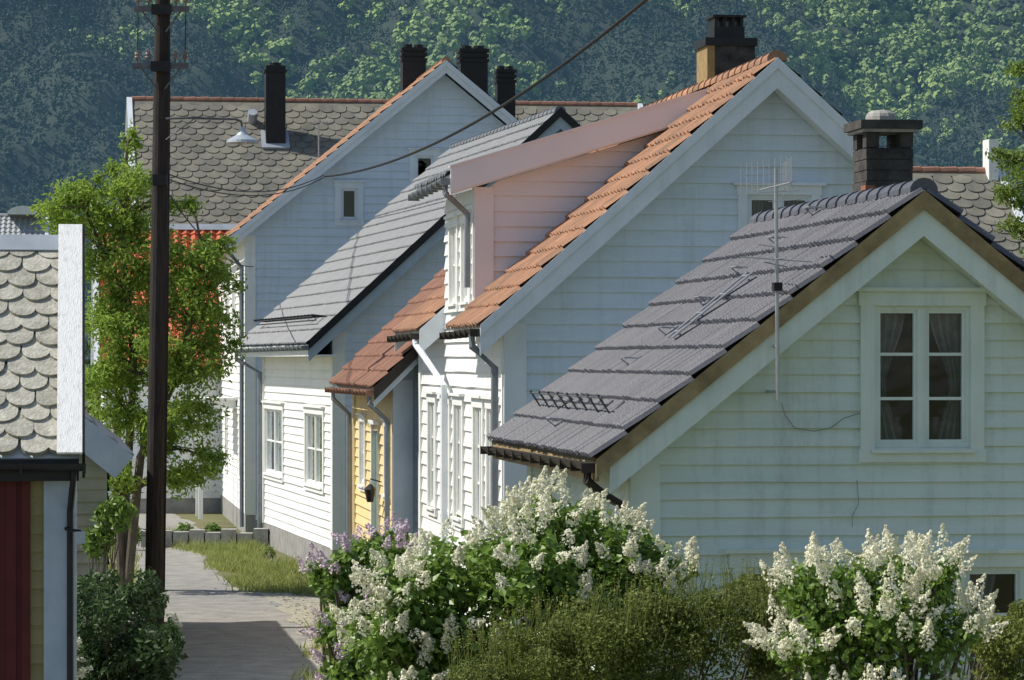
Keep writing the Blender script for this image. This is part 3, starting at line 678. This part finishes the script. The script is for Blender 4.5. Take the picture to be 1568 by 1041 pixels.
def interp(t):
    for (a,l,r),(b,l2,r2) in zip(road[:-1],road[1:]):
        if a<=t<=b: k=(t-a)/(b-a); return l+(l2-l)*k,r+(r2-r)*k
ysr=np.arange(-20,100.1,.8)
for a,b in zip(ysr[:-1],ysr[1:]):
    b=min(b,100); la,ra=interp(a); lb,rb=interp(b)
    w1=lambda t:.06*math.sin(t*1.7)+.04*math.sin(t*4.1)
    mb.face([(la,a,.004),(ra+w1(a),a,.004),(rb+w1(b),b,.004),(lb,b,.004)],asph,.5)
mb.obj('road')
grav=mat('pale_gravel',(.46,.43,.36),(.26,.25,.18),.95,9,bump=1.0,bs=50)
mb=MB()
for a,b in zip(ysr[:-1],ysr[1:]):
    if a<36 or b>59: continue
    la,ra=interp(a); lb,rb=interp(b); f=lambda t:.6+.2*math.sin(t*2.3)
    mb.face([(ra-.22+.12*math.sin(a*5),a,.008),(ra+f(a),a,.008),(rb+f(b),b,.008),(rb-.22+.12*math.sin(b*5),b,.008)],grav,.5)
mb.obj('gravel_shoulder')
mb=MB()
for i in range(900):
    y=random.uniform(38,60); l,r=interp(y); x=r+random.gauss(.2,.25); s=random.uniform(.006,.016)
    mb.box(x-s,x+s,y-s,y+s,.004,.004+s,stoneW)
mb.obj('road_edge_gravel_stones')

# =================================================================== foliage
def rot_frames(n,up=.5,outw=None):
    d=rng.normal(size=(n,3)); d/=np.linalg.norm(d,axis=1)[:,None]
    nrm=rng.normal(size=(n,3)); nrm[:,2]+=up
    if outw is not None: nrm+=outw
    nrm/=np.linalg.norm(nrm,axis=1)[:,None]
    a=np.cross(nrm,d); a/=np.linalg.norm(a,axis=1)[:,None]+1e-9
    return np.cross(a,nrm),a,nrm
def leaves(P,size,asp=.6,up=.8,outw=None,fold=.25):
    n=len(P); l,a,nr=rot_frames(n,up,outw); s=(size*rng.uniform(.6,1.25,n))[:,None]
    b=P-l*s*.5; t=P+l*s*.5; m=P-l*s*.08
    L=m-a*s*asp*.5+nr*s*fold*.4; R=m+a*s*asp*.5+nr*s*fold*.4
    V=np.stack([b,L,t, b,t,R],1).reshape(-1,3); r=rng.random(n); return V,np.repeat(r,2)
def clump_pts(cl,n,shell=.45):
    cl=np.array(cl,dtype=float); vol=(cl[:,3]*cl[:,4]*cl[:,5])**(.7); k=rng.choice(len(cl),n,p=vol/vol.sum())
    d=rng.normal(size=(n,3)); d/=np.linalg.norm(d,axis=1)[:,None]
    rr=rng.random(n)**shell*(1+.15*rng.normal(size=n))
    off=d*rr[:,None]; return cl[k,:3]+off*cl[k,3:6], d, k
def subclumps(main,k,fr=(.25,.45),spread=.85):
    out=[]
    for c in main:
        for _ in range(k):
            d=rng.normal(size=3); d/=np.linalg.norm(d); d[2]=abs(d[2])*.9-.15*rng.random()
            p=np.array(c[:3])+d*np.array(c[3:6])*spread; f=rng.uniform(*fr); out.append((*p,c[3]*f,c[4]*f,c[5]*f))
    return out
def pc(px,py,d,r,ry=None,rz=None):
    p=W3(px,py,d); s=d/F; return (p.x,p.y,p.z,r*s,(ry or r)*s,(rz or r)*s)
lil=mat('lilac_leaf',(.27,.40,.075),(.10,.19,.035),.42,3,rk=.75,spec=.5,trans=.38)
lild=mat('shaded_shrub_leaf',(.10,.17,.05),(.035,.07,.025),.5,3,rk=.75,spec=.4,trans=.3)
hed=mat('hedge_leaf',(.26,.30,.07),(.11,.14,.035),.6,1.5,rk=.5,trans=.35)
ash=mat('ash_leaf',(.42,.54,.10),(.19,.32,.055),.5,2,rk=.6,trans=.48)
flw=mat('white_lilac_floret',(.90,.88,.74),(.78,.76,.56),.7,10,rk=.8,trans=.3)
flp=mat('purple_lilac_floret',(.62,.45,.56),(.78,.68,.73),.7,10,rk=.8,trans=.25)
def panicles(bases,axes,L=(.13,.22),R=(.035,.055),nf=110,fs=.017):
    n=len(bases); k=np.repeat(np.arange(n),nf); t=rng.random(n*nf)**.8; LL=rng.uniform(*L,n)[k]; RR=rng.uniform(*R,n)[k]
    ax=axes[k]; d=rng.normal(size=(n*nf,3)); d-=ax*(d*ax).sum(1)[:,None]; d/=np.linalg.norm(d,axis=1)[:,None]
    prof=np.where(t>.5,(1-t)*1.7+.08,.75+.25*np.sin(t*math.pi))
    lump=1+.25*np.sin(t*23+k*1.7)
    P=bases[k]+ax*(t*LL)[:,None]+d*(RR*prof*lump)[:,None]*rng.uniform(.75,1.05,n*nf)[:,None]
    nr=d+.5*ax+.5*rng.normal(size=d.shape); nr/=np.linalg.norm(nr,axis=1)[:,None]
    a=np.cross(nr,rng.normal(size=d.shape)); a/=np.linalg.norm(a,axis=1)[:,None]; b=np.cross(nr,a); s=fs*rng.uniform(.7,1.2,n*nf)[:,None]
    V=np.stack([P-a*s*.6,P-b*s*.6,P+a*s*.6,P+b*s*.6],1).reshape(-1,3); return V,rng.random(n*nf)
def stems(name,base,cl,parent,m=bark,r0=.03,r1=.006,seg=5,nmax=60):
    mb=MB(); base=Vector(base)
    idx=list(range(len(cl))); random.shuffle(idx)
    for i in idx[:nmax]:
        c=Vector(cl[i][:3]); q=base+Vector((random.uniform(-.2,.2),random.uniform(-.2,.2),0)); mid=q.lerp(c,.5)+Vector((random.uniform(-.15,.15),random.uniform(-.15,.15),.15))
        pts=[]
        for j in range(seg+1):
            t=j/seg; pts.append(q*(1-t)**2+mid*2*t*(1-t)+c*t*t)
        mb.tube(pts,r0,m,6,r1)
    return mb.obj(name,parent)
def lilac(name,main,nleaf,npan,flm,base,lm=lil,ls=.085,sub=7,bias=(-.15,-.40,.40),pan=dict(),twin=.5,minsp=.10):
    e=empty(name,(0,0,0)); cl=subclumps(main,sub,(.28,.5),.8)+[tuple(c[:3])+tuple(x*.8 for x in c[3:6]) for c in main]
    P,d,k=clump_pts(cl,nleaf,.4); P[:,2]=np.maximum(P[:,2],.05)
    V,r=leaves(P,ls,.66,.6,d*.7); npmesh('leaves',V,3,[lm],rnd=r,parent=e)
    cl2=np.array(cl); P=[];A=[]
    tries=0; M=np.array(main)
    while len(P)<npan and tries<npan*60:
        tries+=1
        c=cl2[rng.integers(len(cl2))]; dd=rng.normal(size=3)+np.array(bias); dd/=np.linalg.norm(dd)
        if dd[2]<-.25: continue
        p=c[:3]+dd*c[3:6]*1.02
        q=((p-M[:,:3])/M[:,3:6])
        if (np.sqrt((q**2).sum(1))<.93).any(): continue
        if P and min(np.linalg.norm(np.array(P)-p,axis=1))<minsp: continue
        for kk in range(2 if rng.random()<twin else 1):
            ax=np.array([dd[0]*.7,dd[1]*.7,.75+.3*dd[2]])+rng.normal(size=3)*.32; ax/=np.linalg.norm(ax); P.append(p+rng.normal(size=3)*.015*kk);A.append(ax)
    V,r=panicles(np.array(P),np.array(A),**pan); npmesh('flower_panicles',V,4,[flm],rnd=r,parent=e)
    stems('stems',base,cl,e)
    return e
D=24.3
mainW=[pc(640,930,D-.2,85,90,85),pc(720,880,D+.2,85,100,90),pc(850,830,D+.4,85,110,75),pc(800,910,D-.2,100,110,100),pc(940,870,D+.4,75,100,75),pc(1010,875,D+.6,48,80,50),pc(900,930,D,110,100,90),pc(600,1000,D-.2,70,90,80),pc(720,1050,D,140,140,120),pc(860,1150,D,180,150,160),pc(650,1200,D,110,130,150),pc(1000,1000,D+.5,80,90,120)]
lilac('white_lilac_bush',mainW,24000,230,flw,(.1,D,0),pan=dict(L=(.13,.22),R=(.038,.056),nf=120,fs=.018))
D=26.0
mainP=[pc(520,890,D,42,60,50),pc(555,855,D+.1,42,60,32),pc(600,845,D+.3,42,60,32),pc(530,960,D,48,70,60),pc(590,930,D,60,70,80),pc(550,1070,D,65,90,90),pc(590,1200,D,70,90,130)]
lilac('purple_lilac_bush',mainP,9500,95,flp,(-1.15,D,0),pan=dict(L=(.10,.18),R=(.032,.048),nf=90))
D=20.5
mainR=[pc(1240,925,D,40,80,60),pc(1300,905,D+.1,48,90,60),pc(1370,915,D+.2,55,90,60),pc(1440,905,D+.1,40,80,55),pc(1330,990,D,100,110,80),pc(1440,990,D,60,90,70),pc(1235,1010,D,50,80,60),pc(1330,1150,D,140,130,140),pc(1340,1350,D,110,110,180)]
lilac('white_lilac_bush',mainR,14000,185,flw,(2.3,D,0),ls=.06,pan=dict(L=(.14,.23),R=(.036,.054),nf=140,fs=.016),minsp=.09)
def hedge(name,main,n,ls,m,sub=8,asp=.5):
    e=empty(name); cl=subclumps(main,sub,(.2,.45),.85)+[tuple(c[:3])+tuple(x*.85 for x in c[3:6]) for c in main]
    P,d,k=clump_pts(cl,n,.3); P[:,2]=np.maximum(P[:,2],.03)
    V,r=leaves(P,ls,asp,.5,d*.8); npmesh('leaves',V,3,[m],rnd=r,parent=e)
    c=np.array(main); b=(c[:,0].mean(),c[:,1].mean(),0); stems('stems',b,cl,e,nmax=40,r0=.02,r1=.004)
    return e
D=22.0
hm=[pc(740,1040,D-.4,60,70,50),pc(820,1020,D-.3,85,80,70),pc(920,1000,D-.2,90,80,80),pc(1010,990,D,90,80,85),pc(1090,970,D+.1,80,80,80),pc(1160,965,D+.2,60,80,70),pc(900,1150,D,170,110,150),pc(1100,1150,D,150,110,160),pc(1200,1050,D+.3,80,90,90)]
hedge('spirea_hedge',hm,60000,.036,hed,12)
# fine upright twigs of new growth on the hedge top
mb=MB()
for i in range(320):
    c=hm[random.randrange(6)]; x=c[0]+random.uniform(-1,1)*c[3]; y=c[1]+random.uniform(-1,.6)*c[4]
    z=c[2]+c[5]*math.sqrt(max(0,1-((x-c[0])/c[3])**2*.9))*.95; h=random.uniform(.08,.22); lx=random.gauss(0,.05); ly=random.gauss(0,.05)
    mb.tube([(x,y,z-.1),(x+lx,y+ly,z+h)],.0025,hed,4,.001)
    for j in range(7):
        t=.3+.7*j/6; q=Vector((x+lx*t,y+ly*t,z+h*t)); s=random.uniform(.012,.022); a=random.random()*6.28; d=Vector((math.cos(a),math.sin(a),.5))*s; e_=Vector((-math.sin(a),math.cos(a),.2))*s*.4
        mb.face([q,q+d*.5+e_,q+d,q+d*.5-e_],hed)
mb.obj('spirea_hedge_new_shoots')
hedge('garden_shrub',[pc(1545,1000,21.5,60,80,60),pc(1510,960,22.5,30,60,30),pc(1580,960,22,50,60,40),pc(1560,1150,21.5,120,110,160),pc(1190,890,24,28,50,22),pc(1150,905,24,45,60,25)],22000,.042,hed)
D=37
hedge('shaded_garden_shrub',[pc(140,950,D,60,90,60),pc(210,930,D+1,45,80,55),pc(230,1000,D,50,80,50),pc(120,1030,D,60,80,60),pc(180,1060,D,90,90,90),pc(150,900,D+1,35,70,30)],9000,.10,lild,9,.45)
hedge('garden_shrub',[pc(175,790,41,30,30,30),pc(150,830,41,22,30,30)],1200,.10,lil,5,.5)
eh=empty('white_flowering_shrub'); P,d,k=clump_pts([pc(100,1000,35,30,60,30),pc(265,970,38,14,40,30),pc(105,1030,35,30,60,30)],110,.3)
V,r=panicles(P,np.tile(np.array([0,0,1.0]),(len(P),1)),L=(.03,.06),R=(.03,.05),nf=14,fs=.03); npmesh('blossom',V,4,[flw],rnd=r,parent=eh)
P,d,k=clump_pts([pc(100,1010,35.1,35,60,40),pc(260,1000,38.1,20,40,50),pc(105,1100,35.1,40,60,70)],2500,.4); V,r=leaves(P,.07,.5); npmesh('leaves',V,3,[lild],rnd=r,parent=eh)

def tree(name,D,cls,n,ls,m,trunks,sub=6,r0=.09,asp=.38,bark_=bark,sh=.55):
    e=empty(name); main=[pc(a,b,D+dd,r,r*1.2,rz) for a,b,r,rz,dd in cls]
    cl=subclumps(main,sub,(.35,.65),.85)+[tuple(c[:3])+tuple(x*.8 for x in c[3:6]) for c in main]
    P,d,k=clump_pts(cl,n,sh); V,r=leaves(P,ls,asp,.3,d*.4); npmesh('leaves',V,3,[m],rnd=r,parent=e)
    mb=MB()
    for tr in trunks:
        pts=[W3(a,b,D+dd) for a,b,dd in tr]; pts[0].z=-.1 if pts[0].z<1 else pts[0].z
        mb.tube(pts,r0,bark_,10,.03)
    allp=[W3(a,b,D+dd) for tr in trunks for a,b,dd in tr[1:]]
    for c in cl:
        c=Vector(c[:3]); q=min(allp,key=lambda p:(p-c).length+ (2 if p.z>c.z else 0)); mid=q.lerp(c,.5)+Vector((0,0,.15)); 
        mb.tube([q,q.lerp(mid,.5)+Vector((0,0,.03)),mid,mid.lerp(c,.5)+Vector((0,0,.02)),c],.022,bark_,5,.006)
    mb.obj('trunk_and_branches',e); return e
cls=[(200,225,16,38,0),(180,280,38,38,.2),(212,295,38,42,-.3),(130,310,50,32,.2),(85,322,32,18,0),(150,345,70,42,.4),(275,318,28,22,0),(170,420,58,55,0),(205,490,52,60,.3),(155,500,45,50,.1),(290,400,60,42,-.3),(320,440,52,46,-.2),(290,490,65,52,0),(330,540,42,50,.2),(290,580,62,50,0),(195,570,58,55,.4),(290,650,62,52,-.2),(310,720,42,42,0),(195,650,52,50,.2),(165,740,42,48,.4),(270,740,40,36,0),(335,380,32,26,0),(215,370,50,45,.3),(250,440,50,50,.3),(160,590,45,50,.2),(250,540,48,46,-.3),(250,690,40,40,.2)]
trk=[[(190,845,1),(192,760,1),(200,650,.7),(205,560,.4),(195,450,.2),(185,340,.1),(195,230,0)],[(194,845,1),(215,700,.6),(260,600,.2),(290,500,0),(315,430,-.2)],[(188,840,1),(178,700,.8),(185,520,.6),(165,400,.3),(130,320,.2)]]
tree('young_ash_tree',57,cls,36000,.115,ash,trk,sub=8,sh=.8)
cls=[(1560,110,25,18,0),(1590,180,50,50,0),(1545,190,25,22,0),(1600,270,70,50,.2),(1540,240,25,18,0),(1560,310,40,35,0),(1600,370,60,45,0),(1550,350,22,20,0),(1640,200,60,100,0),(1640,350,60,100,0)]
tree('birch_tree',45,cls,11000,.085,mat('birch_leaf',(.28,.38,.07),(.12,.20,.04),.5,2,rk=.6,trans=.45),[[(1650,1005,0),(1645,700,0),(1635,450,0),(1620,300,0),(1600,150,0)]],r0=.16,sh=.7)
bgm=mat('distant_garden_leaf',(.15,.22,.05),(.06,.11,.03),.7,.5,rk=.5,trans=.25)
main=[]
for i in range(34):
    x=-46+i*2.9+rng.uniform(-1,1); y=118+rng.uniform(-5,8); h=rng.uniform(2.2,4.2); main.append((x,y,h*.75,2.4,2.4,h*.8))
cl=subclumps(main,6,(.3,.55),.8)+main; P,d,k=clump_pts(cl,16000,.35); P[:,2]=np.maximum(P[:,2],0); V,r=leaves(P,.38,.7,.5,d*.7); npmesh('background_tree_row',V,3,[bgm],rnd=r)
# grass
def grass(name,polys,n,h=(.12,.35),m=None):
    P=[]
    while len(P)<n:
        q=polys[rng.integers(len(polys))]; a,b=rng.random(2); p00,p10,p11,p01=[np.array(v) for v in q]
        p=(p00*(1-a)+p10*a)*(1-b)+(p01*(1-a)+p11*a)*b
        if math.sin(p[0]*2.3+1)*math.sin(p[1]*1.7)+.35*math.sin(p[0]*6+p[1]*5)<-.35: continue
        P.append((p[0]+rng.normal(0,.12),p[1]+rng.normal(0,.15),0))
    P=np.array(P); n=len(P); tuft=.4+.8*np.abs(np.sin(P[:,0]*3.1+P[:,1]*1.3)*np.sin(P[:,1]*2.7-P[:,0]*1.9)); hh=rng.uniform(*h,n)*tuft; ang=rng.random(n)*6.28; w=.015
    ax=np.stack([np.cos(ang),np.sin(ang),0*ang],1)*w; lean=np.stack([rng.normal(0,.5,n)*hh,rng.normal(0,.5,n)*hh,hh],1)
    V=np.stack([P-ax,P+ax,P+lean],1).reshape(-1,3); return npmesh(name,V,3,[m])
gr=mat('meadow_grass_blade',(.42,.42,.14),(.20,.27,.07),.7,.8,rk=.6,trans=.4)
G=lambda a,b:tuple(gd(a,b)[:2])
grass('grass_verge',[(G(365,905),G(478,912),G(470,868),G(345,858)),(G(335,872),G(400,885),G(400,838),G(325,848)),(G(250,835),G(345,855),G(400,832),G(250,818))],14000,(.08,.28),m=gr)
grass('grass_verge',[((-2.6,41),(-1.5,41),(-2.2,52),(-3.0,52)),((-2.2,30),(-.5,30),(-1,41),(-2.0,41)),(G(165,900),G(205,900),G(200,840),G(150,840))],6000,(.08,.22),m=gr)
hedge('verge_weeds',[pc(440,885,63,16,16,8),pc(395,875,64,18,20,8),pc(352,862,66,12,14,7),pc(470,895,60,12,12,9),pc(412,850,67,9,9,12)],2200,.10,mat('weed_leaf',(.30,.38,.10),(.12,.2,.05),.6,2,rk=.7,trans=.35),6,.3)
mb=MB()
P=gd(300,838)
for i in range(9):
    a=i*.35; mb.box(P.x-1.2+a,P.x-1.2+a+.32,P.y,P.y+.4,0,.35+.06*math.sin(i*3),stoneW)
mb.obj('low_stone_wall')
hedge('flowering_garden_shrub',[pc(285,815,73,14,20,14),pc(325,812,73,12,20,12),pc(205,820,70,14,20,18)],2500,.08,lil,5)

# =================================================================== forested hillside
haze_glow=(.021,.046,.070)  # faint blue glow imitating haze, the same on all hillside materials
def hz(x,y):
    b=np.clip(y-1380,0,None)*.52
    g=14*np.sin(x*.019+y*.011+1)+9*np.sin(x*.041-y*.017)+6*np.sin(x*.083+y*.03+2)+4*np.sin(x*.15-y*.09)
    return b+g*np.clip((y-1380)/150,0,1)-3
xs=np.linspace(-900,900,150); ys=np.concatenate([np.linspace(1370,2000,90),np.linspace(2020,2600,15)])
X,Y=np.meshgrid(xs,ys); Z=hz(X,Y); V=np.stack([X,Y,Z],2).reshape(-1,3); nx=len(xs); jj,ii=np.meshgrid(np.arange(len(ys)-1),np.arange(nx-1),indexing='ij'); a=(jj*nx+ii).ravel()
I=np.stack([a,a+1,a+nx+1,a+nx],1).ravel()
hillm=mat('forest_floor',(.035,.045,.03),(.02,.03,.022),.95,.02,haze_glow=haze_glow)
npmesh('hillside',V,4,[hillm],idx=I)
con=mat('conifer_foliage',(.050,.075,.045),(.016,.032,.026),.9,.012,rk=.6,haze_glow=haze_glow)
dec=mat('deciduous_foliage',(.27,.35,.11),(.10,.155,.06),.9,.012,rk=.5,haze_glow=haze_glow)
sp=6.0; gx,gy=np.meshgrid(np.arange(-350,350,sp),np.arange(1372,1840,sp)); tx=(gx+rng.uniform(-.5,.5,gx.shape)*sp).ravel(); ty=(gy+rng.uniform(-.5,.5,gy.shape)*sp).ravel()
tz=hz(tx,ty)
f=1.2*np.sin(tx*.018+ty*.013)+1.0*np.sin(tx*.031-ty*.022+2)+.7*np.sin(tx*.07+ty*.05)+.6*np.sin(tx*.11-ty*.13+1)+.004*(ty-1600)+.003*tx
isdec=(f+rng.normal(0,.5,len(tx)))>.85
n=len(tx); hgt=np.where(isdec,rng.uniform(6,10,n),rng.uniform(9,17,n)); rad=np.where(isdec,rng.uniform(2.6,4.2,n),rng.uniform(1.6,2.5,n))
Q=36; k=np.repeat(np.arange(n),Q); t=rng.random(n*Q); an=rng.random(n*Q)*6.283
rr=np.where(isdec[k],np.sqrt(np.clip(1-(2*t-1)**2,0,1))*rad[k],(1-t)**.8*rad[k]+.15)*rng.uniform(.7,1.1,n*Q)
zz=np.where(isdec[k],.25+.75*t,t*.97+.02)*hgt[k]
d=np.stack([np.cos(an),np.sin(an),0*an],1)
C=np.stack([tx[k],ty[k],tz[k]+zz],1)+d*rr[:,None]
nr=d+np.where(isdec[k],2*t-.7,.45)[:,None]*np.array([0,0,1.])+.35*rng.normal(size=C.shape); nr/=np.linalg.norm(nr,axis=1)[:,None]
aa=np.cross(nr,np.array([0,0,1.])); aa/=np.linalg.norm(aa,axis=1)[:,None]+1e-9; bb=np.cross(nr,aa)
s=np.where(isdec[k],1.35,1.0*(1.2-t))*rng.uniform(.6,1.2,n*Q)
V=np.stack([C-aa*s[:,None],C-bb*s[:,None]*.9,C+aa*s[:,None],C+bb*s[:,None]*.9],1).reshape(-1,3)
tr_=rng.random(n)
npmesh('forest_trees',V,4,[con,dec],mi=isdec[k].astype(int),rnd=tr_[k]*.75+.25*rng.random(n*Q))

# =================================================================== light, sky, camera
el=math.radians(49); hd=Vector((-.995,.06)).normalized()
sd=Vector((hd.x*math.cos(el),hd.y*math.cos(el),math.sin(el)))
sun=bpy.data.lights.new('sun','SUN'); sun.energy=5.0; sun.angle=math.radians(.5); sun.color=(1,.95,.86)
so=bpy.data.objects.new('sun',sun); so.rotation_euler=sd.to_track_quat('Z','Y').to_euler(); bpy.context.scene.collection.objects.link(so)
w=bpy.data.worlds.new('World'); bpy.context.scene.world=w; w.use_nodes=True; nt=w.node_tree
sky=nt.nodes.new('ShaderNodeTexSky'); sky.sky_type='NISHITA'; sky.sun_disc=False; sky.sun_elevation=el; sky.sun_rotation=math.atan2(hd.x,hd.y)
bg=nt.nodes['Background']; bg.inputs['Strength'].default_value=.115; nt.links.new(sky.outputs[0],bg.inputs['Color'])
cam=bpy.data.cameras.new('camera'); cam.sensor_width=36; cam.lens=F/1568*36; cam.clip_start=.5; cam.clip_end=6000
cam.shift_y=(HY-520.5)/1568
co=bpy.data.objects.new('camera',cam); co.location=(0,0,CZ); co.rotation_euler=(math.radians(90),0,0); bpy.context.scene.collection.objects.link(co)
sc=bpy.context.scene; sc.camera=co; sc.view_settings.view_transform='Standard'; sc.view_settings.look='None'; sc.view_settings.exposure=0
